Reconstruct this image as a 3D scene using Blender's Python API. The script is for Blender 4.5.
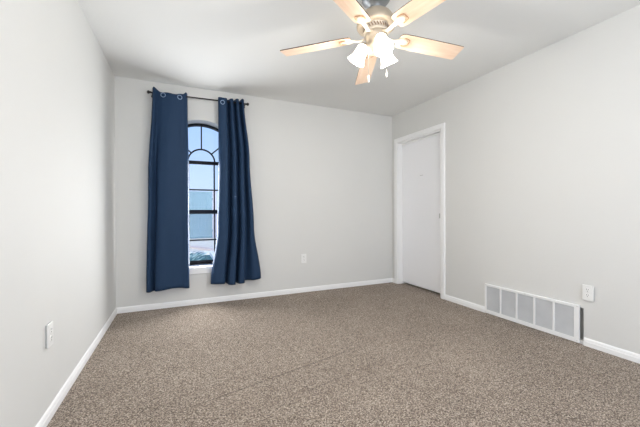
import bpy, bmesh, math, random
from mathutils import Vector, Matrix, noise as mnoise

random.seed(7)
SC = bpy.context.scene
for o in list(bpy.data.objects):
    bpy.data.objects.remove(o)
COL = SC.collection
PI = math.pi

# ------------------------------------------------------------------ camera
H = 2.44            # ceiling height
W = 3.469           # room width
REAR = -4.40        # y of the wall behind the camera
YAW, PITCH, ROLL = 0.4181, -0.0049, -0.0033
cam = bpy.data.cameras.new('camera')
cam.sensor_fit = 'HORIZONTAL'
cam.sensor_width = 36.0
cam.lens = 313.669 * 36.0 / 640.0
cam.clip_start = 0.02
cam_o = bpy.data.objects.new('camera', cam)
COL.objects.link(cam_o)
fw = Vector((math.sin(YAW) * math.cos(PITCH), math.cos(YAW) * math.cos(PITCH), math.sin(PITCH)))
rt = Vector((math.cos(YAW), -math.sin(YAW), 0))
up = rt.cross(fw)
r2 = math.cos(ROLL) * rt + math.sin(ROLL) * up
u2 = -math.sin(ROLL) * rt + math.cos(ROLL) * up
m = Matrix((r2, u2, -fw)).transposed().to_4x4()
m.translation = Vector((0.6131, -3.7996, 1.0384))
cam_o.matrix_world = m
SC.camera = cam_o

# ------------------------------------------------------------------ view, world, lights
SC.view_settings.view_transform = 'Standard'
SC.view_settings.look = 'None'
SC.view_settings.gamma = 1.0
SC.view_settings.use_curve_mapping = False
SC.view_settings.exposure = 0.05

world = bpy.data.worlds.new('sky_world')
SC.world = world
world.use_nodes = True
wn = world.node_tree.nodes
wl = world.node_tree.links
wn.clear()
w_out = wn.new('ShaderNodeOutputWorld')
w_bg = wn.new('ShaderNodeBackground')
w_tc = wn.new('ShaderNodeTexCoord')
w_sep = wn.new('ShaderNodeSeparateXYZ')
w_ramp = wn.new('ShaderNodeValToRGB')
w_ramp.color_ramp.elements[0].position = 0.0
w_ramp.color_ramp.elements[0].color = (0.68, 0.82, 1.06, 1)
w_ramp.color_ramp.elements[1].position = 0.30
w_ramp.color_ramp.elements[1].color = (0.44, 0.69, 1.18, 1)
w_top = w_ramp.color_ramp.elements.new(0.9)
w_top.color = (0.16, 0.34, 0.85, 1)
wl.new(w_tc.outputs['Generated'], w_sep.inputs[0])
wl.new(w_sep.outputs['Z'], w_ramp.inputs[0])
wl.new(w_ramp.outputs[0], w_bg.inputs[0])
w_bg.inputs[1].default_value = 1.0
wl.new(w_bg.outputs[0], w_out.inputs[0])

sun = bpy.data.lights.new('sun', 'SUN')
sun.energy = 5.0
sun.angle = math.radians(0.6)
sun.color = (1.0, 0.95, 0.88)
sun_o = bpy.data.objects.new('sun', sun)
COL.objects.link(sun_o)
sun_o.rotation_euler = (math.radians(48), 0, math.radians(-20))

BULB_POWER = 13.5
SHADE_GLOW = 5.0
REAR_POWER = 40.0
WINDOW_POWER = 36.0
BULB_COLOR = (1.0, 0.97, 0.93)


def area(name, loc, rot, sx, sy, power, color):
    l = bpy.data.lights.new(name, 'AREA')
    l.shape = 'RECTANGLE'
    l.size, l.size_y = sx, sy
    l.energy = power
    l.color = color
    o = bpy.data.objects.new(name, l)
    COL.objects.link(o)
    o.location = loc
    o.rotation_euler = rot
    return o


# fill light added behind the camera, shining in through a made-up opening
area('rear_fill_light', (1.75, REAR - 0.25, 1.35), (math.radians(90), 0, 0), 2.8, 1.9, REAR_POWER, (0.975, 0.98, 1.0))
# daylight entering through the arched window
area('arched_window_daylight', (0.850, 0.045, 1.02), (math.radians(-90), 0, 0), 0.42, 1.15, WINDOW_POWER, (0.96, 0.98, 1.0))


# ------------------------------------------------------------------ materials
def srgb(r, g, b):
    f = lambda c: (c / 255 / 12.92) if c / 255 <= 0.04045 else ((c / 255 + 0.055) / 1.055) ** 2.4
    return (f(r), f(g), f(b), 1.0)


def mat(name, col, rough=0.5, metal=0.0, spec=0.5, sheen=0.0, bump=None, vary=None):
    mt = bpy.data.materials.new(name)
    mt.use_nodes = True
    nt = mt.node_tree
    p = nt.nodes['Principled BSDF']
    p.inputs['Base Color'].default_value = col
    p.inputs['Roughness'].default_value = rough
    p.inputs['Metallic'].default_value = metal
    p.inputs['Specular IOR Level'].default_value = spec
    if sheen:
        p.inputs['Sheen Weight'].default_value = sheen
    tc = nt.nodes.new('ShaderNodeTexCoord')
    if bump:
        sc_, st, dist = bump
        n = nt.nodes.new('ShaderNodeTexNoise')
        n.inputs['Scale'].default_value = sc_
        n.inputs['Detail'].default_value = 4
        nt.links.new(tc.outputs['Object'], n.inputs['Vector'])
        b = nt.nodes.new('ShaderNodeBump')
        b.inputs['Strength'].default_value = st
        b.inputs['Distance'].default_value = dist
        nt.links.new(n.outputs['Fac'], b.inputs['Height'])
        nt.links.new(b.outputs['Normal'], p.inputs['Normal'])
    if vary:
        sc_, amt = vary
        n = nt.nodes.new('ShaderNodeTexNoise')
        n.inputs['Scale'].default_value = sc_
        n.inputs['Detail'].default_value = 3
        nt.links.new(tc.outputs['Object'], n.inputs['Vector'])
        r = nt.nodes.new('ShaderNodeValToRGB')
        r.color_ramp.elements[0].position = 0.3
        r.color_ramp.elements[1].position = 0.7
        r.color_ramp.elements[0].color = tuple(c * (1 - amt) for c in col[:3]) + (1,)
        r.color_ramp.elements[1].color = tuple(min(1, c * (1 + amt)) for c in col[:3]) + (1,)
        nt.links.new(n.outputs['Fac'], r.inputs['Fac'])
        nt.links.new(r.outputs['Color'], p.inputs['Base Color'])
    return mt


M = {}
M['wall'] = mat('wall_paint', srgb(224, 223.7, 220.3), 0.7, spec=0.25, bump=(55, 0.12, 0.004), vary=(1.3, 0.012))
M['ceiling'] = mat('ceiling_paint', srgb(233, 233.4, 231), 0.8, spec=0.2, bump=(40, 0.15, 0.005))
M['trim'] = mat('white_trim_gloss', srgb(249, 249, 248), 0.38, spec=0.4)
M['door'] = mat('white_door_paint', srgb(249, 249, 251), 0.42, spec=0.4, bump=(30, 0.04, 0.002))
M['plate'] = mat('white_plastic', srgb(243, 243, 240), 0.35)
M['slot'] = mat('dark_slot', srgb(70, 68, 66), 0.6)
M['screw'] = mat('screw_steel', srgb(200, 200, 198), 0.35, metal=0.6)
M['grille'] = mat('grille_white', srgb(248, 248, 247), 0.4)
M['louvre'] = mat('louvre_grey', srgb(210, 211, 212), 0.45, metal=0.1, vary=(9, 0.05))
M['duct'] = mat('duct_dark', srgb(185, 185, 183), 0.8)
M['navy'] = mat('navy_curtain', srgb(40, 62, 90), 0.6, spec=0.16, bump=(420, 0.10, 0.001))
M['grommet'] = mat('brushed_grommet', srgb(150, 172, 200), 0.32, metal=0.85)
M['bronze'] = mat('dark_bronze', srgb(52, 48, 47), 0.4, metal=0.6)
M['black'] = mat('black_frame', srgb(25, 26, 31), 0.6, spec=0.2)
M['fan'] = mat('antique_cream_metal', srgb(200, 186, 166), 0.38, metal=0.25, vary=(14, 0.06))
M['fan_light'] = mat('cream_metal_light', srgb(224, 213, 197), 0.38, metal=0.1)
M['fan_tan'] = mat('tan_accent', srgb(150, 120, 92), 0.4, metal=0.3)
M['fan_trim'] = mat('pale_gold_trim', srgb(206, 164, 124), 0.4, metal=0.2)
M['canopy'] = mat('pewter_canopy', srgb(158, 161, 163), 0.42, metal=0.7)
M['blade_edge'] = mat('walnut_edge', srgb(80, 58, 44), 0.5)
M['chain'] = mat('chain_metal', srgb(215, 208, 195), 0.3, metal=0.7)
M['pull'] = mat('pale_pull_handle', srgb(214, 208, 198), 0.5)
M['fence'] = mat('blue_grey_fence', srgb(112, 143, 158), 0.8, vary=(3, 0.08))
M['post'] = mat('pale_post', srgb(188, 186, 200), 0.8)
M['ground'] = mat('pale_concrete', srgb(214, 212, 202), 0.9, vary=(0.6, 0.07))
M['kerb'] = mat('pinkish_kerb', srgb(206, 194, 188), 0.9)
M['planter'] = mat('white_planter', srgb(228, 232, 232), 0.8)
M['leaf'] = mat('blue_green_leaf', srgb(60, 104, 108), 0.7, vary=(6, 0.2))
M['leaf_pale'] = mat('pale_leaf', srgb(170, 196, 196), 0.7)


def carpet_material():
    mt = bpy.data.materials.new('brown_speckled_carpet')
    mt.use_nodes = True
    nt = mt.node_tree
    N, L = nt.nodes, nt.links
    p = N['Principled BSDF']
    p.inputs['Roughness'].default_value = 0.95
    p.inputs['Specular IOR Level'].default_value = 0.1
    p.inputs['Sheen Weight'].default_value = 0.15
    tc = N.new('ShaderNodeTexCoord')

    def nz(scale, detail, rough=0.6):
        n = N.new('ShaderNodeTexNoise')
        n.inputs['Scale'].default_value = scale
        n.inputs['Detail'].default_value = detail
        n.inputs['Roughness'].default_value = rough
        L.new(tc.outputs['Object'], n.inputs['Vector'])
        return n
    fine = nz(135, 4, 0.72)
    vor = N.new('ShaderNodeTexVoronoi')
    vor.inputs['Scale'].default_value = 200
    L.new(tc.outputs['Object'], vor.inputs['Vector'])
    sep = N.new('ShaderNodeSeparateColor')
    L.new(vor.outputs['Color'], sep.inputs[0])
    mix = N.new('ShaderNodeMath')
    mix.operation = 'MULTIPLY_ADD'
    mix.inputs[1].default_value = 0.34
    L.new(sep.outputs[0], mix.inputs[0])
    L.new(fine.outputs['Fac'], mix.inputs[2])
    big = nz(1.6, 3)
    ad = N.new('ShaderNodeMath')
    ad.operation = 'MULTIPLY_ADD'
    ad.inputs[1].default_value = 0.10
    L.new(big.outputs['Fac'], ad.inputs[0])
    L.new(mix.outputs[0], ad.inputs[2])
    r = N.new('ShaderNodeValToRGB')
    e = r.color_ramp.elements
    e[0].position = 0.50
    e[0].color = srgb(68, 56, 48)
    e[1].position = 0.95
    e[1].color = srgb(220, 205, 188)
    a = e.new(0.72)
    a.color = srgb(142, 126, 111)
    L.new(ad.outputs[0], r.inputs['Fac'])
    # faint vacuum tracks pressed into the pile
    prev = r.outputs['Color']
    for (ax, ay, bx_, by_, wd, dark) in ((0.69, -1.99, 1.90, -1.71, 0.010, 0.42), (1.25, -2.12, 2.05, -1.93, 0.009, 0.22)):
        dx, dy = bx_ - ax, by_ - ay
        ln = math.hypot(dx, dy)

        def lin(cx, cy, c0):
            d1 = N.new('ShaderNodeVectorMath')
            d1.operation = 'DOT_PRODUCT'
            L.new(tc.outputs['Object'], d1.inputs[0])
            d1.inputs[1].default_value = (cx, cy, 0)
            a1 = N.new('ShaderNodeMath')
            a1.inputs[1].default_value = c0
            L.new(d1.outputs['Value'], a1.inputs[0])
            ab = N.new('ShaderNodeMath')
            ab.operation = 'ABSOLUTE'
            L.new(a1.outputs[0], ab.inputs[0])
            return ab.outputs[0]
        across = lin(-dy / ln, dx / ln, (dy * ax - dx * ay) / ln)
        along = lin(dx / ln, dy / ln, -((ax + bx_) / 2 * dx + (ay + by_) / 2 * dy) / ln)

        def ramp(val, lo_, hi_, out):
            mr = N.new('ShaderNodeMapRange')
            mr.inputs['From Min'].default_value = lo_
            mr.inputs['From Max'].default_value = hi_
            mr.inputs['To Min'].default_value = out
            mr.inputs['To Max'].default_value = 0
            L.new(val, mr.inputs['Value'])
            return mr.outputs[0]
        mu = N.new('ShaderNodeMath')
        mu.operation = 'MULTIPLY'
        L.new(ramp(across, wd * 0.3, wd, dark), mu.inputs[0])
        L.new(ramp(along, ln * 0.42, ln * 0.53, 1.0), mu.inputs[1])
        mxr = N.new('ShaderNodeMixRGB')
        mxr.inputs[2].default_value = srgb(66, 55, 48)
        L.new(mu.outputs[0], mxr.inputs[0])
        L.new(prev, mxr.inputs[1])
        prev = mxr.outputs[0]
    L.new(prev, p.inputs['Base Color'])
    b = N.new('ShaderNodeBump')
    b.inputs['Strength'].default_value = 0.7
    b.inputs['Distance'].default_value = 0.012
    L.new(mix.outputs[0], b.inputs['Height'])
    L.new(b.outputs['Normal'], p.inputs['Normal'])
    return mt


M['carpet'] = carpet_material()


def wood_material():
    mt = bpy.data.materials.new('pale_maple_blade')
    mt.use_nodes = True
    nt = mt.node_tree
    N, L = nt.nodes, nt.links
    p = N['Principled BSDF']
    p.inputs['Roughness'].default_value = 0.35
    tc = N.new('ShaderNodeTexCoord')
    mp = N.new('ShaderNodeMapping')
    mp.inputs['Scale'].default_value = (1.5, 16, 16)
    L.new(tc.outputs['Object'], mp.inputs['Vector'])
    n = N.new('ShaderNodeTexNoise')
    n.inputs['Scale'].default_value = 3
    n.inputs['Detail'].default_value = 5
    L.new(mp.outputs[0], n.inputs['Vector'])
    r = N.new('ShaderNodeValToRGB')
    r.color_ramp.elements[0].position = 0.3
    r.color_ramp.elements[0].color = srgb(236, 203, 173)
    r.color_ramp.elements[1].position = 0.7
    r.color_ramp.elements[1].color = srgb(247, 221, 197)
    L.new(n.outputs['Fac'], r.inputs['Fac'])
    L.new(r.outputs['Color'], p.inputs['Base Color'])
    return mt


M['wood'] = wood_material()


def glass_pane():
    mt = bpy.data.materials.new('window_glass')
    mt.use_nodes = True
    nt = mt.node_tree
    N, L = nt.nodes, nt.links
    N.remove(N['Principled BSDF'])
    t = N.new('ShaderNodeBsdfTransparent')
    t.inputs[0].default_value = (0.96, 0.98, 0.99, 1)
    g = N.new('ShaderNodeBsdfGlossy')
    g.inputs['Roughness'].default_value = 0.03
    mx = N.new('ShaderNodeMixShader')
    mx.inputs[0].default_value = 0.015
    L.new(t.outputs[0], mx.inputs[1])
    L.new(g.outputs[0], mx.inputs[2])
    L.new(mx.outputs[0], N['Material Output'].inputs[0])
    return mt


M['glass'] = glass_pane()


def screen_mesh():
    mt = bpy.data.materials.new('insect_screen_mesh')
    mt.use_nodes = True
    nt = mt.node_tree
    N, L = nt.nodes, nt.links
    N.remove(N['Principled BSDF'])
    t = N.new('ShaderNodeBsdfTransparent')
    d = N.new('ShaderNodeBsdfDiffuse')
    d.inputs[0].default_value = srgb(60, 90, 140)
    mx = N.new('ShaderNodeMixShader')
    mx.inputs[0].default_value = 0.14
    L.new(t.outputs[0], mx.inputs[1])
    L.new(d.outputs[0], mx.inputs[2])
    L.new(mx.outputs[0], N['Material Output'].inputs[0])
    return mt


M['screen'] = screen_mesh()


def shade_glass():
    mt = bpy.data.materials.new('frosted_lit_shade')
    mt.use_nodes = True
    nt = mt.node_tree
    N, L = nt.nodes, nt.links
    N.remove(N['Principled BSDF'])
    t = N.new('ShaderNodeBsdfTranslucent')
    t.inputs[0].default_value = (0.95, 0.92, 0.86, 1)
    d = N.new('ShaderNodeBsdfDiffuse')
    d.inputs[0].default_value = (0.9, 0.88, 0.84, 1)
    mx = N.new('ShaderNodeMixShader')
    mx.inputs[0].default_value = 0.35
    L.new(t.outputs[0], mx.inputs[1])
    L.new(d.outputs[0], mx.inputs[2])
    e = N.new('ShaderNodeEmission')
    e.inputs[0].default_value = (1.0, 0.95, 0.88, 1)
    e.inputs[1].default_value = SHADE_GLOW
    a = N.new('ShaderNodeAddShader')
    L.new(mx.outputs[0], a.inputs[0])
    L.new(e.outputs[0], a.inputs[1])
    L.new(a.outputs[0], N['Material Output'].inputs[0])
    return mt


M['shade'] = shade_glass()


def bulb_mat():
    mt = bpy.data.materials.new('lit_bulb')
    mt.use_nodes = True
    nt = mt.node_tree
    N, L = nt.nodes, nt.links
    N.remove(N['Principled BSDF'])
    e = N.new('ShaderNodeEmission')
    e.inputs[0].default_value = (1.0, 0.94, 0.84, 1)
    e.inputs[1].default_value = 6
    L.new(e.outputs[0], N['Material Output'].inputs[0])
    return mt


M['bulb'] = bulb_mat()


# ------------------------------------------------------------------ mesh helpers
def obj(name, bm, material, parent=None, smooth=False, bevel=0.0, loc=None):
    bmesh.ops.recalc_face_normals(bm, faces=bm.faces)
    me = bpy.data.meshes.new(name)
    bm.to_mesh(me)
    bm.free()
    mats = material if isinstance(material, (list, tuple)) else [material]
    for k in mats:
        me.materials.append(k)
    if smooth:
        for p in me.polygons:
            p.use_smooth = True
    o = bpy.data.objects.new(name, me)
    COL.objects.link(o)
    if loc is not None:
        o.location = loc
    if parent:
        o.parent = parent
    if bevel:
        bv = o.modifiers.new('bevel', 'BEVEL')
        bv.width = bevel
        bv.segments = 2
        bv.limit_method = 'ANGLE'
    return o


def thing(name, label, cat, loc=(0, 0, 0), rot=(0, 0, 0), group=None):
    o = bpy.data.objects.new(name, None)
    o.empty_display_size = 0.1
    COL.objects.link(o)
    o.location = loc
    o.rotation_euler = rot
    o['label'] = label
    o['category'] = cat
    if group:
        o['group'] = group
    return o


def tag(o, label, cat, group=None):
    o['label'] = label
    o['category'] = cat
    if group:
        o['group'] = group
    return o


def struct(o, label=None, cat=None):
    o['kind'] = 'structure'
    if label:
        o['label'] = label
        o['category'] = cat
    return o


def box(bm, x0, x1, y0, y1, z0, z1, mi=0, mtx=None):
    r = bmesh.ops.create_cube(bm, size=1.0)
    vs = r['verts']
    for v in vs:
        v.co = Vector((x0 + (v.co.x + .5) * (x1 - x0), y0 + (v.co.y + .5) * (y1 - y0), z0 + (v.co.z + .5) * (z1 - z0)))
        if mtx:
            v.co = mtx @ v.co
    for f in {f for v in vs for f in v.link_faces}:
        f.material_index = mi
    return bm


def nb():
    return bmesh.new()


def lathe(bm, prof, seg=40, mtx=None, cap=True):
    rings = []
    for r, z in prof:
        ring = []
        for i in range(seg):
            a = 2 * PI * i / seg
            v = Vector((r * math.cos(a), r * math.sin(a), z))
            ring.append(bm.verts.new(mtx @ v if mtx else v))
        rings.append(ring)
    for a, b in zip(rings, rings[1:]):
        for i in range(seg):
            bm.faces.new((a[i], a[(i + 1) % seg], b[(i + 1) % seg], b[i]))
    if cap:
        bm.faces.new(rings[0][::-1])
        bm.faces.new(rings[-1])
    return bm


def tube(bm, pts, rad, seg=10, cap=True):
    pts = [Vector(p) for p in pts]
    rad = rad if isinstance(rad, (list, tuple)) else [rad] * len(pts)
    rings = []
    ref = None
    for i, p in enumerate(pts):
        t = (pts[min(i + 1, len(pts) - 1)] - pts[max(i - 1, 0)]).normalized()
        if ref is None:
            ref = Vector((0, 0, 1)) if abs(t.z) < 0.9 else Vector((1, 0, 0))
        n = (ref - t * ref.dot(t)).normalized()
        ref = n
        b = t.cross(n)
        rings.append([bm.verts.new(p + rad[i] * (math.cos(2 * PI * k / seg) * n + math.sin(2 * PI * k / seg) * b)) for k in range(seg)])
    for a, b in zip(rings, rings[1:]):
        for k in range(seg):
            bm.faces.new((a[k], a[(k + 1) % seg], b[(k + 1) % seg], b[k]))
    if cap:
        bm.faces.new(rings[0][::-1])
        bm.faces.new(rings[-1])
    return bm


def torus(bm, R_, r_, seg=24, sub=8, mtx=None, sx=1, sy=1):
    vs = []
    for i in range(seg):
        a = 2 * PI * i / seg
        ring = []
        for j in range(sub):
            b = 2 * PI * j / sub
            v = Vector(((R_ + r_ * math.cos(b)) * math.cos(a) * sx, (R_ + r_ * math.cos(b)) * math.sin(a) * sy, r_ * math.sin(b)))
            ring.append(bm.verts.new(mtx @ v if mtx else v))
        vs.append(ring)
    for i in range(seg):
        for j in range(sub):
            bm.faces.new((vs[i][j], vs[(i + 1) % seg][j], vs[(i + 1) % seg][(j + 1) % sub], vs[i][(j + 1) % sub]))
    return bm


def holed_slab(outer, holes, to3, depth_vec):
    """flat polygon with holes, given thickness along depth_vec"""
    bm = nb()
    edges = []
    loops = []
    for lp in [outer] + holes:
        vs = [bm.verts.new(to3(*p)) for p in lp]
        loops.append(vs)
        for a, b in zip(vs, vs[1:] + vs[:1]):
            edges.append(bm.edges.new((a, b)))
    bmesh.ops.triangle_fill(bm, edges=edges, use_beauty=True)
    front = list(bm.faces)
    mp = {}
    for v in list(bm.verts):
        mp[v] = bm.verts.new(v.co + Vector(depth_vec))
    for f in front:
        bm.faces.new([mp[v] for v in f.verts][::-1])
    for vs in loops:
        for a, b in zip(vs, vs[1:] + vs[:1]):
            bm.faces.new((a, b, mp[b], mp[a]))
    return bm


def prism(bm, prof, p0, p1, out):
    """profile (offset from wall, z) swept along the floor from p0 to p1; out = unit vector into the room"""
    out = Vector(out)
    A = [bm.verts.new(Vector(p0) + out * d + Vector((0, 0, z))) for d, z in prof]
    B = [bm.verts.new(Vector(p1) + out * d + Vector((0, 0, z))) for d, z in prof]
    n = len(prof)
    for i in range(n):
        bm.faces.new((A[i], A[(i + 1) % n], B[(i + 1) % n], B[i]))
    bm.faces.new(A[::-1])
    bm.faces.new(B)
    return bm


# ------------------------------------------------------------------ room shell
T = 0.24
DX0, DX1, DTOP = -0.950, -0.130, 2.022          # door opening along the right wall
GY0, GY1, GZ0, GZ1 = -2.408, -1.575, 0.03, 0.285  # return-air opening
WX, WR, WZC, WSILL = 0.843, 0.462, 1.625, 0.420   # arched window: centre x, radius, spring height, sill

bm = box(nb(), -T, W + 1.2, REAR - T, T, -0.12, 0.0)
struct(obj('floor', bm, M['carpet']))
bm = box(nb(), -T, W + T, REAR - 2.6, T, H, H + 0.12)  # runs past the rear wall as an added, unseen overhang that blocks the sun
struct(obj('ceiling', bm, M['ceiling']))
bm = box(nb(), -T, 0, REAR, 0, 0, H)
struct(obj('wall_left', bm, M['wall']))

arch = [(WX - WR, WSILL), (WX + WR, WSILL)] + [(WX + WR * math.cos(PI * i / 48), WZC + WR * math.sin(PI * i / 48)) for i in range(49)]
bm = holed_slab([(-T, 0), (W + T, 0), (W + T, H), (-T, H)], [arch], lambda a, b: Vector((a, 0, b)), (0, T, 0))
struct(obj('wall_back', bm, M['wall']))

door_notch = [(REAR, 0), (DX0, 0), (DX0, DTOP), (DX1, DTOP), (DX1, 0), (0, 0), (0, H), (REAR, H)]
hole = [(GY0, GZ0), (GY1, GZ0), (GY1, GZ1), (GY0, GZ1)]
bm = holed_slab(door_notch, [hole], lambda a, b: Vector((W, a, b)), (T * 0.6, 0, 0))
struct(obj('wall_right', bm, M['wall']))
bm = box(nb(), W + T * 0.6 + 0.001, W + T * 0.6 + 0.06, -1.15, 0.05, 0, H)  # unseen panel added behind the door to keep skylight out of its gap
struct(obj('door_light_blocker', bm, M['wall']))

bm = holed_slab([(-T, 0), (W + T, 0), (W + T, H), (-T, H)], [[(0.30, 0.4), (3.20, 0.4), (3.20, 2.3), (0.30, 2.3)]],
                lambda a, b: Vector((a, REAR, b)), (0, -T, 0))
struct(obj('wall_rear', bm, M['wall']))  # its opening is made up, to let the added fill light in

BBP = [(0, 0), (0.013, 0), (0.013, 0.034), (0.010, 0.038), (0.010, 0.046), (0.007, 0.054), (0.003, 0.060), (0, 0.060)]
struct(obj('baseboard_left', prism(nb(), BBP, (0, REAR, 0), (0, 0, 0), (1, 0, 0)), M['trim']))
struct(obj('baseboard_back', prism(nb(), BBP, (0, 0, 0), (W, 0, 0), (0, -1, 0)), M['trim']))
bm = nb()
for a, b in ((0, -0.068), (-1.016, -1.553), (-2.412, REAR)):
    prism(bm, BBP, (W, a, 0), (W, b, 0), (-1, 0, 0))
struct(obj('baseboard_right', bm, M['trim']))

# ------------------------------------------------------------------ door in the right wall
d = bpy.data.objects.new('door_1', None)
COL.objects.link(d)
d.location = (W, (DX0 + DX1) / 2, 0)
struct(d, 'plain white flush door set back in a white casing at the far end of the right wall', 'door')
o_ = -(DX0 + DX1) / 2
bm = nb()
CW = 0.064
CP = [(0, 0), (0.010, 0), (0.017, 0.012), (0.017, CW - 0.010), (0.012, CW), (0, CW)]   # (thickness, across)


# casing with a small moulded profile, mitred: U-shape swept
yi0, yi1, zi = DX0 + o_ - 0.002, DX1 + o_ + 0.002, DTOP + 0.002
path = [(yi0, 0, -1, 0), (yi0, zi, -1, 1), (yi1, zi, 1, 1), (yi1, 0, 1, 0)]
rings = []
for (yy, zz, dy, dz) in path:
    rings.append([bm.verts.new((-t, yy + dy * a, zz + dz * a)) for t, a in CP])
n = len(CP)
for a, b in zip(rings, rings[1:]):
    for i in range(n):
        bm.faces.new((a[i], a[(i + 1) % n], b[(i + 1) % n], b[i]))
bm.faces.new(rings[0])
bm.faces.new(rings[-1])
obj('casing', bm, M['trim'], d)
bm = nb()
y0, y1 = DX0 + o_, DX1 + o_
box(bm, -0.002, T * 0.6, y0, y0 + 0.012, 0, DTOP)
box(bm, -0.002, T * 0.6, y1 - 0.012, y1, 0, DTOP)
box(bm, -0.002, T * 0.6, y0 + 0.012, y1 - 0.012, DTOP - 0.012, DTOP)
obj('jamb', bm, M['trim'], d)
bm = nb()
box(bm, 0.058, 0.070, y0 + 0.012, y1 - 0.012, DTOP - 0.034, DTOP - 0.012)
obj('head_stop', bm, M['trim'], d, bevel=0.002)
bm = box(nb(), 0.074, 0.109, y0 + 0.014, y1 - 0.014, 0.028, DTOP - 0.016)
slab = obj('door_panel', bm, M['door'], d, bevel=0.002)
bm = nb()
box(bm, 0.071, 0.075, y0 + 0.078, y0 + 0.104, 0.955, 1.015)
pl = obj('finger_pull', bm, M['screw'], slab, bevel=0.002)
bm = nb()
box(bm, 0.068, 0.075, -0.02, 0.03, 1.518, 1.524)
obj('hook', bm, M['screw'], slab)

# ------------------------------------------------------------------ arched window
w = bpy.data.objects.new('window_1', None)
COL.objects.link(w)
w.location = (WX, 0.17, WSILL)
struct(w, 'arched window with black muntins between the two navy curtains', 'window')
zc = WZC - WSILL


def arch_loop(r, zb, steps=48):
    return [(-r, zb), (r, zb)] + [(r * math.cos(PI * i / steps), zc + r * math.sin(PI * i / steps)) for i in range(steps + 1)]


RG = 0.438
bm = holed_slab(arch_loop(WR - 0.001, 0.0), [arch_loop(RG, 0.030)], lambda a, b: Vector((a, -0.012, b)), (0, 0.06, 0))
obj('window_frame', bm, M['black'], w)
zt = 1.627 - WSILL       # transom
zm = 1.046 - WSILL       # meeting rail
bm = nb()
box(bm, -RG, RG, -0.010, 0.035, zt - 0.018, zt + 0.018)
obj('transom_bar', bm, M['black'], w)
# upper sash
bm = nb()
box(bm, -RG, RG, 0.0, 0.03, zm - 0.022, zm + 0.022)
box(bm, -RG, -RG + 0.018, 0.0, 0.03, zm + 0.022, zt - 0.018)
box(bm, RG - 0.018, RG, 0.0, 0.03, zm + 0.022, zt - 0.018)
us = obj('upper_sash', bm, M['black'], w)
bm = nb()
mz = 1.305 - WSILL
box(bm, -RG + 0.018, RG - 0.018, 0.008, 0.022, mz - 0.008, mz + 0.008)
for x in (-0.143, 0.143):
    box(bm, x - 0.008, x + 0.008, 0.0085, 0.0215, zm + 0.022, zt - 0.018)
obj('muntin', bm, M['black'], us)
obj('pane', box(nb(), -RG + 0.012, RG - 0.012, 0.013, 0.017, zm + 0.015, zt - 0.015), M['glass'], us)
# lower sash
bm = nb()
box(bm, -RG, RG, -0.028, -0.002, 0.030, 0.052)
box(bm, -RG, RG, -0.028, -0.002, zm - 0.026, zm + 0.016)
box(bm, -RG, -RG + 0.022, -0.028, -0.002, 0.052, zm - 0.020)
box(bm, RG - 0.022, RG, -0.028, -0.002, 0.052, zm - 0.020)
ls = obj('lower_sash', bm, M['black'], w)
bm = nb()
mz2 = 0.712 - WSILL
box(bm, -RG + 0.022, RG - 0.022, -0.022, -0.008, mz2 - 0.008, mz2 + 0.008)
for x in (-0.143, 0.143):
    box(bm, x - 0.008, x + 0.008, -0.0215, -0.0085, 0.052, zm - 0.020)
obj('muntin', bm, M['black'], ls)
obj('pane', box(nb(), -RG + 0.015, RG - 0.015, -0.017, -0.013, 0.04, zm - 0.01), M['glass'], ls)
obj('insect_screen', box(nb(), -RG, RG, 0.038, 0.040, 0.03, zm), M['screen'], ls)
# arched light: glass, inner arc, spokes
bm = holed_slab([(-RG, zt), (RG, zt)] + [(RG * math.cos(PI * i / 48), zc + RG * math.sin(PI * i / 48)) for i in range(49)], [],
                lambda a, b: Vector((a, 0.012, b)), (0, 0.004, 0))
ap = obj('arch_pane', bm, M['glass'], w)
ri = 0.150
bm = nb()
outer = [((ri + .008) * math.cos(PI * i / 32), zc + 0.01 + (ri + .008) * math.sin(PI * i / 32)) for i in range(33)]
inner = [((ri - .008) * math.cos(PI * i / 32), zc + 0.01 + (ri - .008) * math.sin(PI * i / 32)) for i in range(33)][::-1]
lo = outer + inner
fr = [bm.verts.new((a, 0.005, b)) for a, b in lo]
bk = [bm.verts.new((a, 0.022, b)) for a, b in lo]
k = len(outer)
for i in range(k - 1):
    a, b, c, e = i, i + 1, 2 * k - 2 - i, 2 * k - 1 - i
    bm.faces.new((fr[a], fr[b], fr[c], fr[e]))
    bm.faces.new((bk[e], bk[c], bk[b], bk[a]))
for i in range(2 * k):
    bm.faces.new((fr[i], bk[i], bk[(i + 1) % (2 * k)], fr[(i + 1) % (2 * k)]))
for ang in (PI * 0.235, PI / 2, PI * 0.765):
    mt_ = Matrix.Translation((0, 0.0135, zc + 0.01)) @ Matrix.Rotation(-ang, 4, 'Y')
    box(bm, ri, RG + 0.004, -0.008, 0.008, -0.007, 0.007, mtx=mt_)
obj('arch_muntin', bm, M['black'], ap)
# white sill (stool + apron)
bm = nb()
box(bm, -WR + 0.001, WR - 0.001, -0.17, -0.012, -0.006, 0.004)
box(bm, -WR - 0.035, WR + 0.035, -0.195, -0.1705, -0.036, 0.004)
sill = obj('window_sill', bm, M['trim'], w, bevel=0.003)
bm = nb()
box(bm, -WR - 0.02, WR + 0.02, -0.184, -0.1705, -0.074, -0.036)
obj('apron', bm, M['trim'], sill, bevel=0.003)

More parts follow.
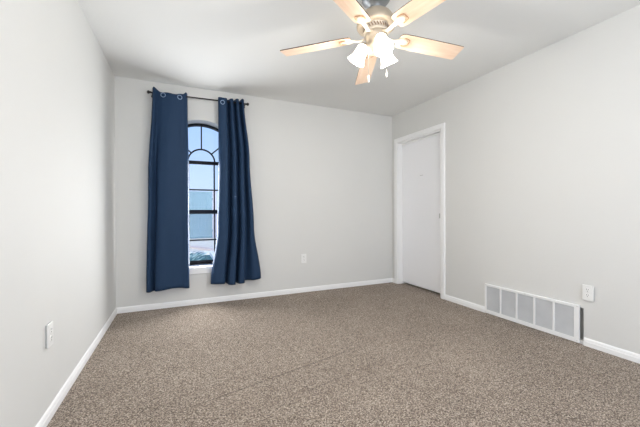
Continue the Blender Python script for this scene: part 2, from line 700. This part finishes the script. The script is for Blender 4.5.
# ------------------------------------------------------------------ return-air grille
g = thing('return_air_grille', 'wide white return air grille with five grey panels low on the right wall', 'grille', (W, -1.97, 0.005))
yo = 1.97
zo = -0.005
fl, fr_ = -2.384, -1.553
panels = [(-1.717, -1.572), (-1.878, -1.732), (-2.036, -1.893), (-2.193, -2.051), (-2.350, -2.208)]
panels = [(a, b) for a, b in panels]
loops = [[(a + yo, 0.041 + zo), (b + yo, 0.041 + zo), (b + yo, 0.280 + zo), (a + yo, 0.280 + zo)] for a, b in panels]
bm = holed_slab([(fl + yo, 0.006 + zo), (fr_ + yo, 0.006 + zo), (fr_ + yo, 0.301 + zo), (fl + yo, 0.301 + zo)], loops,
                lambda a, b: Vector((-0.018, a, b)), (0.0165, 0, 0))
obj('grille_frame', bm, M['grille'], g, bevel=0.0015)
for a, b in panels:
    bm = nb()
    k = 26
    for i in range(k):
        z = 0.043 + (0.236 / k) * (i + 0.5) + zo
        mt_ = Matrix.Translation((-0.008, 0, z)) @ Matrix.Rotation(math.radians(-52), 4, 'Y')
        box(bm, -0.0075, 0.0075, a + yo - 0.001, b + yo + 0.001, -0.0006, 0.0006, mtx=mt_)
    obj('louvre_panel', bm, M['louvre'], g)
bm = nb()
for yy, zz in ((fl + 0.012, 0.29), (-1.965, 0.291), (fr_ - 0.01, 0.29), (fl + 0.012, 0.02), (fr_ - 0.01, 0.02)):
    mt_ = Matrix.Translation((-0.018, yy + yo, zz + zo)) @ Matrix.Rotation(-PI / 2, 4, 'Y')
    s_ = lathe(nb(), [(0.0035, -0.001), (0.0035, 0.0008), (0.002, 0.0015)], 12, mt_)
    obj('screw', s_, M['screw'], g)
bm.free()
# duct box inside the wall opening
bm = nb()
DD = 0.035
box(bm, DD, DD + 0.004, GY0 + yo, GY1 + yo, GZ0 + zo, GZ1 + zo)
obj('duct_back', bm, M['duct'], g)


# ------------------------------------------------------------------ wall outlets
def outlet(label, loc, rz, popped):
    t = thing('wall_outlet', label, 'outlet', loc, (0, 0, rz), 'duplex wall outlets')
    # local: -y is out of the wall
    bm = box(nb(), -0.036, 0.036, -popped - 0.006, -popped, -0.059, 0.059)
    obj('cover_plate', bm, M['plate'], t, bevel=0.003)
    if popped > 0.001:
        obj('mounting_box', box(nb(), -0.033, 0.033, -popped, 0.0, -0.055, 0.055), M['duct'], t)
    for zc_ in (0.021, -0.021):
        bm = nb()
        mt_ = Matrix.Translation((0, -popped - 0.006, zc_)) @ Matrix.Rotation(PI / 2, 4, 'X')
        lathe(bm, [(0.0165, -0.001), (0.0165, 0.0012), (0.0155, 0.002)], 28, mt_)
        rc = obj('receptacle', bm, M['plate'], t)
        yq = -popped - 0.0085
        for sx, h in ((-0.006, 0.009), (0.006, 0.007)):
            obj('slot', box(nb(), sx - 0.0012, sx + 0.0012, yq, yq + 0.002, zc_ + 0.002, zc_ + 0.002 + h), M['slot'], rc)
        bm = nb()
        lathe(bm, [(0.0027, 0), (0.0027, 0.002)], 12, Matrix.Translation((0, yq + 0.002, zc_ - 0.007)) @ Matrix.Rotation(PI / 2, 4, 'X'))
        obj('slot', bm, M['slot'], rc)
    bm = nb()
    lathe(bm, [(0.003, 0), (0.003, 0.001), (0.001, 0.0015)], 12, Matrix.Translation((0, -popped - 0.006, 0)) @ Matrix.Rotation(PI / 2, 4, 'X'))
    obj('screw', bm, M['screw'], t)
    return t


outlet('white double outlet on the back wall right of the curtains', (2.068, 0, 0.436), 0, 0.0005)
outlet('white double outlet just above the right end of the return air grille', (W, -2.442, 0.413), -PI / 2, 0.011)
outlet('white double outlet low on the left wall above its baseboard', (0, -1.807, 0.426), PI / 2, 0.007)

# ------------------------------------------------------------------ curtain rod and curtains
RY, RZ = -0.09, 2.292
RX0, RX1 = 0.335, 1.318
rod = thing('curtain_rod', 'thin dark bronze curtain rod with small finials above the arched window', 'curtain rod', (0.83, 0, RZ))
ox = 0.83
obj('rod', tube(nb(), [(RX0 - ox, RY, 0), (RX1 - ox, RY, 0.012)], 0.008, 12), M['bronze'], rod, smooth=True)
for s, xx, zz in ((-1, RX0, 0), (1, RX1, 0.012)):
    mt_ = Matrix.Translation((xx - ox, RY, zz)) @ Matrix.Rotation(s * PI / 2, 4, 'Y')
    bm = lathe(nb(), [(0.008, -0.004), (0.012, -0.002), (0.012, 0.003), (0.007, 0.006), (0.013, 0.011), (0.0175, 0.019), (0.0165, 0.027), (0.010, 0.034), (0.002, 0.037)], 20, mt_)
    obj('finial', bm, M['bronze'], rod, smooth=True)
for xx, zz in ((RX0 + 0.012, 0), (RX1 - 0.012, 0.012)):
    bm = nb()
    tube(bm, [(xx - ox, -0.002, zz - 0.012), (xx - ox, -0.055, zz - 0.012), (xx - ox, RY, zz - 0.010)], 0.005, 10)
    lathe(bm, [(0.016, 0), (0.016, 0.004), (0.008, 0.007)], 18, Matrix.Translation((xx - ox, 0, zz - 0.012)) @ Matrix.Rotation(PI / 2, 4, 'X'))
    obj('bracket', bm, M['bronze'], rod, smooth=False)


def catmull(pts, n):
    P = [Vector(p) for p in pts]
    P = [P[0] * 2 - P[1]] + P + [P[-1] * 2 - P[-2]]
    segs = len(P) - 3
    out = []
    for i in range(n):
        t = i / (n - 1) * segs
        k = min(int(t), segs - 1)
        u = t - k
        a, b, c, d_ = P[k:k + 4]
        out.append(0.5 * ((2 * b) + (c - a) * u + (2 * a - 5 * b + 4 * c - d_) * u * u + (3 * b - 3 * c + d_ - a) * u ** 3))
    return out


def curtain(label, keys, ztop, zbot, grommets, loc, seed):
    """keys: list of (t along the drop 0..1, plan points [(x, y)...])"""
    t_ = thing('curtain', label, 'curtain', loc, (0, 0, 0), 'navy grommet curtains')
    NU, NV = 170, 60
    rows = [(tt, catmull([(x, y, 0) for x, y in pts], NU)) for tt, pts in keys]
    bm = nb()
    grid = []
    L = Vector(loc)
    for j in range(NV):
        v = j / (NV - 1)
        for (ta, A), (tb, B) in zip(rows, rows[1:]):
            if v <= tb + 1e-9:
                f = (v - ta) / (tb - ta)
                f = f * f * (3 - 2 * f)
                break
        line = []
        for i in range(NU):
            u = i / (NU - 1)
            p = A[i].lerp(B[i], f)
            p.z = ztop(u) * (1 - v) + zbot(u) * v
            q = Vector((u * 9 + seed, v * 5, seed))
            p.y += 0.004 * mnoise.noise(q) * min(1, v * 4) + 0.002 * mnoise.noise(q * 3)
            p.x += 0.002 * mnoise.noise(q * 2 + Vector((5, 5, 5)))
            line.append(bm.verts.new(p - L))
        grid.append(line)
    for j in range(NV - 1):
        for i in range(NU - 1):
            bm.faces.new((grid[j][i], grid[j][i + 1], grid[j + 1][i + 1], grid[j + 1][i]))
    f = obj('curtain_panel', bm, M['navy'], t_, smooth=True)
    so = f.modifiers.new('thickness', 'SOLIDIFY')
    so.thickness = 0.003
    so.offset = 0
    for (gx, gy, gz, yaw) in grommets:
        mt_ = Matrix.Translation(Vector((gx, gy, gz)) - L) @ Matrix.Rotation(yaw, 4, 'Z') @ Matrix.Rotation(PI / 2, 4, 'X')
        obj('grommet', torus(nb(), 0.0215, 0.0042, 28, 8, mt_), M['grommet'], t_, smooth=True)
    return t_


top1 = [(.352, -.030), (.350, -.080), (.358, -.122), (.374, -.128), (.392, -.100), (.412, -.105), (.452, -.120), (.520, -.135), (.585, -.132),
        (.625, -.118), (.655, -.108), (.676, -.092), (.686, -.062), (.683, -.030)]
mid1 = [(.318, -.030), (.305, -.075), (.314, -.122), (.340, -.130), (.362, -.085), (.380, -.080), (.402, -.125), (.475, -.150), (.56, -.140),
        (.625, -.130), (.665, -.128), (.690, -.105), (.697, -.060), (.690, -.030)]
bot1 = [(.300, -.035), (.284, -.080), (.292, -.120), (.318, -.128), (.345, -.075), (.362, -.070), (.372, -.130), (.44, -.150), (.53, -.115),
        (.61, -.105), (.66, -.120), (.690, -.105), (.696, -.060), (.690, -.035)]


def zt1(u):
    s = max(0.0, 1 - abs((u - 0.55) / 0.27) ** 2)
    return 2.337 - 0.042 * s + 0.004 * math.sin(u * 40)


curtain('navy blue grommet curtain left of the arched window, hanging nearly flat', [(0, top1), (0.45, mid1), (1.0, bot1)],
        zt1, lambda u: 0.212 + 0.018 * math.exp(-((u - 0.62) / 0.15) ** 2), [(.452, -.130, 2.268, -0.1), (.611, -.1355, 2.266, 0.2)], (0.50, -0.09, 0.21), 3.1)

top2 = [(1.030, -.025), (1.012, -.055), (1.010, -.095), (1.026, -.122), (1.060, -.130), (1.094, -.118), (1.112, -.048), (1.126, -.048),
        (1.143, -.115), (1.165, -.120), (1.180, -.048), (1.193, -.048), (1.208, -.112), (1.228, -.122), (1.246, -.048), (1.258, -.048),
        (1.272, -.112), (1.288, -.108), (1.298, -.070), (1.300, -.030)]
mid2 = [(1.045, -.022), (1.018, -.050), (1.012, -.085), (1.025, -.120), (1.063, -.135), (1.105, -.125), (1.125, -.048), (1.142, -.048),
        (1.163, -.122), (1.196, -.130), (1.215, -.048), (1.230, -.048), (1.250, -.118), (1.280, -.126), (1.300, -.048), (1.312, -.048),
        (1.330, -.112), (1.350, -.108), (1.362, -.070), (1.365, -.030)]
mid3 = [(1.045, -.020), (1.010, -.045), (0.995, -.080), (1.005, -.125), (1.055, -.142), (1.105, -.128), (1.122, -.048), (1.138, -.048),
        (1.160, -.130), (1.200, -.140), (1.220, -.048), (1.236, -.048), (1.258, -.125), (1.295, -.130), (1.318, -.048), (1.335, -.048),
        (1.360, -.118), (1.392, -.110), (1.408, -.070), (1.408, -.030)]
bot2 = [(0.985, -.020), (0.935, -.050), (0.918, -.090), (0.945, -.130), (1.010, -.150), (1.060, -.140), (1.078, -.048), (1.092, -.048),
        (1.115, -.145), (1.175, -.152), (1.192, -.048), (1.206, -.048), (1.228, -.140), (1.280, -.145), (1.300, -.048), (1.330, -.048),
        (1.390, -.118), (1.455, -.112), (1.488, -.080), (1.490, -.035)]


def zt2(u):
    return 2.328 + 0.022 * u + 0.006 * math.sin(u * 2 * PI * 4.2 - 1.2)


curtain('navy grommet curtain right of the arched window, gathered in folds, flared at the hem', [(0, top2), (0.33, mid2), (0.70, mid3), (1.0, bot2)],
        zt2, lambda u: 0.225 + 0.012 * math.sin(u * 9) + 0.02 * max(0, u - 0.8) / 0.2, [(1.050, -.1315, 2.275, 0.05)], (1.16, -0.09, 0.22), 9.7)

# ------------------------------------------------------------------ ceiling fan
FX, FY, FZ = 1.782, -2.077, 2.185
fan = thing('ceiling_fan', 'five blade ceiling fan with pale wood blades and three lit frosted shades', 'ceiling fan', (FX, FY, H))
TILT = Matrix.Identity(4)
TILT[2][0], TILT[2][1] = 0, 0
nrm = Vector((0.024, 0.054, 1)).normalized()
qt = Vector((0, 0, 1)).rotation_difference(nrm).to_matrix().to_4x4()
PV = Matrix.Translation((0, 0, FZ - H)) @ qt @ Matrix.Translation((0, 0, -(FZ - H)))    # slight sway about the blade plane
zf = lambda z: z - H

obj('canopy', lathe(nb(), [(0.092, 0.0), (0.095, -0.010), (0.090, -0.028), (0.076, -0.046), (0.056, -0.060), (0.043, -0.068), (0.038, -0.076), (0.036, -0.115)], 48), M['canopy'], fan, smooth=True)
prof = [(0.034, zf(2.350)), (0.050, zf(2.349)), (0.058, zf(2.342)), (0.080, zf(2.332)), (0.102, zf(2.312)), (0.117, zf(2.287)), (0.125, zf(2.260)),
        (0.124, zf(2.244)), (0.118, zf(2.238)), (0.088, zf(2.236))]
obj('motor_housing', lathe(nb(), prof, 56, PV), M['fan'], fan, smooth=True)
vb = obj('vent_band', lathe(nb(), [(0.088, zf(2.2385)), (0.083, zf(2.236)), (0.079, zf(2.203)), (0.084, zf(2.199)), (0.070, zf(2.195))], 56, PV), M['fan_light'], fan, smooth=True)
bm = nb()
for i in range(28):
    a = 2 * PI * i / 28
    mt_ = PV @ Matrix.Rotation(a, 4, 'Z') @ Matrix.Translation((0.0805, 0, zf(2.2195))) @ Matrix.Rotation(0.5, 4, 'X')
    box(bm, -0.002, 0.0025, -0.0028, 0.0028, -0.012, 0.012, mtx=mt_)
obj('vent_slots', bm, M['fan_tan'], vb)
sw = obj('switch_housing', lathe(nb(), [(0.066, zf(2.196)), (0.070, zf(2.188)), (0.070, zf(2.165)), (0.062, zf(2.158)), (0.062, zf(2.118)), (0.070, zf(2.110)),
                                        (0.068, zf(2.096)), (0.052, zf(2.078)), (0.030, zf(2.068)), (0.012, zf(2.064)), (0.010, zf(2.050)), (0.004, zf(2.044))], 48, PV), M['fan'], fan, smooth=True)

BW, BPITCH, BR, TH0 = 0.125, -0.22, 0.66, -0.0986


def blade_outline():
    pts = []
    r0, rr = 0.165, BR
    hw = BW / 2
    # root is a little narrower and rounded, tip square with rounded corners
    left = [(r0, hw * 0.66), (r0 + 0.010, hw * 0.84), (r0 + 0.035, hw * 0.93), (r0 + 0.12, hw * 0.97), (rr - 0.12, hw)]
    c = 0.010
    for i in range(7):
        a = PI / 2 * i / 6
        left.append((rr - c + c * math.sin(a), hw - c + c * math.cos(a)))
    return left + [(x, -y) for x, y in reversed(left)]


def make_blade(k):
    a = TH0 + k * 2 * PI / 5
    base = PV @ Matrix.Translation((0, 0, zf(FZ))) @ Matrix.Rotation(a, 4, 'Z')
    o_b = bpy.data.objects.new
    bm = nb()
    lo = blade_outline()
    th = 0.006
    bot = [bm.verts.new((x, y, -th / 2)) for x, y in lo]
    topv = [bm.verts.new((x, y, th / 2)) for x, y in lo]
    fb = bm.faces.new(bot[::-1])
    ft = bm.faces.new(topv)
    fb.material_index = 0
    ft.material_index = 1
    for i in range(len(lo)):
        f = bm.faces.new((bot[i], bot[(i + 1) % len(lo)], topv[(i + 1) % len(lo)], topv[i]))
        f.material_index = 1
    b = obj('blade', bm, [M['wood'], M['blade_edge']], fan)
    b.matrix_local = base @ Matrix.Rotation(BPITCH, 4, 'X')
    # blade iron, in blade space (child of blade)
    bm = nb()
    zi_ = -th / 2
    # medallion: flat rounded shield
    sh = [(0.150, 0.010), (0.168, 0.020), (0.192, 0.026), (0.220, 0.024), (0.238, 0.010)]
    sh = sh + [(x, -y) for x, y in reversed(sh)]
    v0 = [bm.verts.new((x, y, zi_ - 0.0008)) for x, y in sh]
    v1 = [bm.verts.new((0.194 + (x - 0.194) * .86, y * .82, zi_ - 0.007)) for x, y in sh]
    for i in range(len(sh)):
        j = (i + 1) % len(sh)
        bm.faces.new((v0[i], v0[j], v1[j], v1[i]))
    bm.faces.new(v1)
    bm.faces.new(v0[::-1])
    # arm from the hub, sinking to the blade
    arm = [(0.062, 0, 0.004), (0.085, 0, -0.012), (0.110, 0, -0.016), (0.140, 0, -0.010), (0.165, 0, -0.007)]
    wd = [0.014, 0.013, 0.011, 0.012, 0.016]
    prev = None
    for (x, y, z), ww in zip(arm, wd):
        ring = [bm.verts.new((x, -ww, z - .004)), bm.verts.new((x, ww, z - .004)), bm.verts.new((x, ww * .8, z + .004)), bm.verts.new((x, -ww * .8, z + .004))]
        if prev:
            for q in range(4):
                bm.faces.new((prev[q], prev[(q + 1) % 4], ring[(q + 1) % 4], ring[q]))
        else:
            bm.faces.new(ring)
        prev = ring
    bm.faces.new(prev[::-1])
    iron = obj('blade_iron', bm, M['fan_light'], b, bevel=0.001)
    bm = nb()
    pts = [(0.243, -0.004, zi_ - 0.004), (0.244, -0.015, zi_ - 0.004), (0.237, -0.025, zi_ - 0.004), (0.218, -0.030, zi_ - 0.004), (0.200, -0.031, zi_ - 0.003)]
    pts = [(x, y, z) for x, y, z in catmull(pts, 24)]
    loop = pts[::-1] + [(x, -y, z) for x, y, z in pts]
    tube(bm, loop, 0.003, 8)
    obj('scroll_trim', bm, M['fan_trim'], b, smooth=True)
    return b


for k in range(5):
    make_blade(k)

SH0 = -1.823
for k in range(3):
    a = SH0 + k * 2 * PI / 3
    ca, sa = math.cos(a), math.sin(a)
    neck = Vector((0.076 * ca, 0.076 * sa, zf(2.133)))
    mouth = Vector((0.135 * ca, 0.135 * sa, zf(2.038)))
    ax = (mouth - neck).normalized()
    rot = Vector((0, 0, 1)).rotation_difference(ax).to_matrix().to_4x4()
    mt_ = Matrix.Translation(neck) @ rot
    L_ = (mouth - neck).length
    outp = [(0.024, 0.0), (0.030, 0.004), (0.036, 0.016), (0.038, 0.036), (0.039, 0.056), (0.043, 0.078), (0.051, 0.098), (0.060, L_ + 0.002)]
    inp = [(r - 0.003, z) for r, z in reversed(outp)]
    sh_ = obj('lamp_shade', lathe(nb(), outp + inp, 36, mt_, cap=False), M['shade'], fan, smooth=True)
    # bulb
    bm = lathe(nb(), [(0.010, 0.004), (0.012, 0.020), (0.020, 0.040), (0.024, 0.056), (0.020, 0.072), (0.010, 0.081), (0.002, 0.084)], 20, mt_)
    obj('bulb', bm, M['bulb'], sh_, smooth=True)
    # arm + socket cup
    bm = nb()
    st = Vector((0.052 * ca, 0.052 * sa, zf(2.106)))
    md = Vector((0.070 * ca, 0.070 * sa, zf(2.150)))
    tube(bm, catmull([st, (st + md) / 2 + Vector((0.006 * ca, 0.006 * sa, 0.004)), md, neck], 14), 0.008, 10)
    lathe(bm, [(0.010, -0.016), (0.022, -0.012), (0.027, 0.0), (0.027, 0.008), (0.020, 0.010)], 24, mt_)
    obj('lamp_arm', bm, M['fan'], fan, smooth=True)
    li = bpy.data.lights.new('fan_bulb_light', 'POINT')
    li.energy = BULB_POWER
    li.color = BULB_COLOR
    li.shadow_soft_size = 0.026
    lo_ = bpy.data.objects.new('fan_bulb_light', li)
    COL.objects.link(lo_)
    lo_.parent = fan
    lo_.location = neck + ax * (L_ + 0.001)
    # the bulb mesh ends just above the light so that it does not block it

for (cx_, cy_, z_end, z_start) in ((1.723 - FX, 0.0, 1.885, 2.12), (1.850 - FX, -0.02, 1.935, 2.12)):
    bm = nb()
    tube(bm, [(cx_ * 0.9, cy_, zf(z_start)), (cx_, cy_, zf(z_start - 0.02)), (cx_, cy_, zf(z_end + 0.03))], 0.0016, 6)
    pc = obj('pull_chain', bm, M['chain'], fan, smooth=True)
    bm = lathe(nb(), [(0.0015, zf(z_end + 0.032)), (0.004, zf(z_end + 0.026)), (0.005, zf(z_end + 0.010)), (0.006, zf(z_end - 0.010)), (0.003, zf(z_end - 0.016))], 14,
               Matrix.Translation((cx_, cy_, 0)))
    obj('pull_handle', bm, M['pull'], pc, smooth=True)

# ------------------------------------------------------------------ outside the window
bm = box(nb(), -40, 40, T + 0.01, 90, -0.35, -0.15)
struct(obj('ground', bm, M['ground']))
fe = thing('privacy_fence', 'blue grey privacy fence seen across the yard through the window', 'fence', (0.0, 11.5, -0.15))
bm = nb()
x = -6.0
while x < 1.95:
    box(bm, x, x + 0.145, 0, 0.03, 0.02, 2.14)
    x += 0.15
obj('fence_boards', bm, M['fence'], fe)
bm = nb()
box(bm, -6, 1.98, 0.03, 0.07, 0.30, 0.40)
box(bm, -6, 1.98, 0.03, 0.07, 1.75, 1.85)
obj('fence_rail', bm, M['fence'], fe)
obj('fence_post', box(nb(), 1.985, 2.13, -0.02, 0.14, 0, 2.22), M['post'], fe, bevel=0.01)
bm = nb()
mt_ = Matrix.Translation((1.15, 7.2, -0.15)) @ Matrix.Rotation(math.radians(-62), 4, 'Z')
box(bm, -1.3, 1.3, -0.14, 0.14, 0, 0.05, mtx=mt_)
struct(obj('trim_1', bm, M['kerb']))

pt = thing('garden_bed', 'low white edged garden bed of blue green blades outside the window', 'garden bed', (0.8, 4.0, -0.15))
bm = holed_slab([(-1.4, -1.3), (0.95, -1.3), (0.95, 1.05), (-1.4, 1.05)], [[(-1.3, -0.75), (0.50, -0.75), (0.50, 0.85), (-1.3, 0.85)]],
                lambda a, b: Vector((a, b, 0.16)), (0, 0, -0.16))
obj('bed_edging', bm, M['planter'], pt, bevel=0.01)
bm = box(nb(), -1.3, 0.50, -0.75, 0.85, 0.0, 0.08)
obj('bed_soil', bm, M['leaf'], pt)
bm = nb()
rnd = random.Random(4)
for i in range(150):
    x = rnd.uniform(-1.25, 0.2)
    y = rnd.uniform(-0.7, 0.8)
    h = rnd.uniform(0.05, 0.12)
    l = rnd.uniform(0.18, 0.30)
    wv = 0.022
    p0 = Vector((x, y, 0.07))
    p1 = Vector((x + l * 0.6, y + l * 0.7, 0.08 + h * .8))
    p2 = Vector((min(x + l, 0.49), y + l * 1.1, 0.08 + h))
    a = [bm.verts.new(p0 + Vector((-wv, 0, 0))), bm.verts.new(p0 + Vector((wv, 0, 0))), bm.verts.new(p1 + Vector((wv, 0, 0))), bm.verts.new(p1 - Vector((wv, 0, 0)))]
    c = bm.verts.new(p2)
    f1 = bm.faces.new(a)
    f2 = bm.faces.new((a[3], a[2], c))
    mi = 1 if rnd.random() < 0.45 else 0
    f1.material_index = mi
    f2.material_index = mi
fo = obj('leaf_blades', bm, [M['leaf'], M['leaf_pale']], pt)
fo['kind'] = 'stuff'
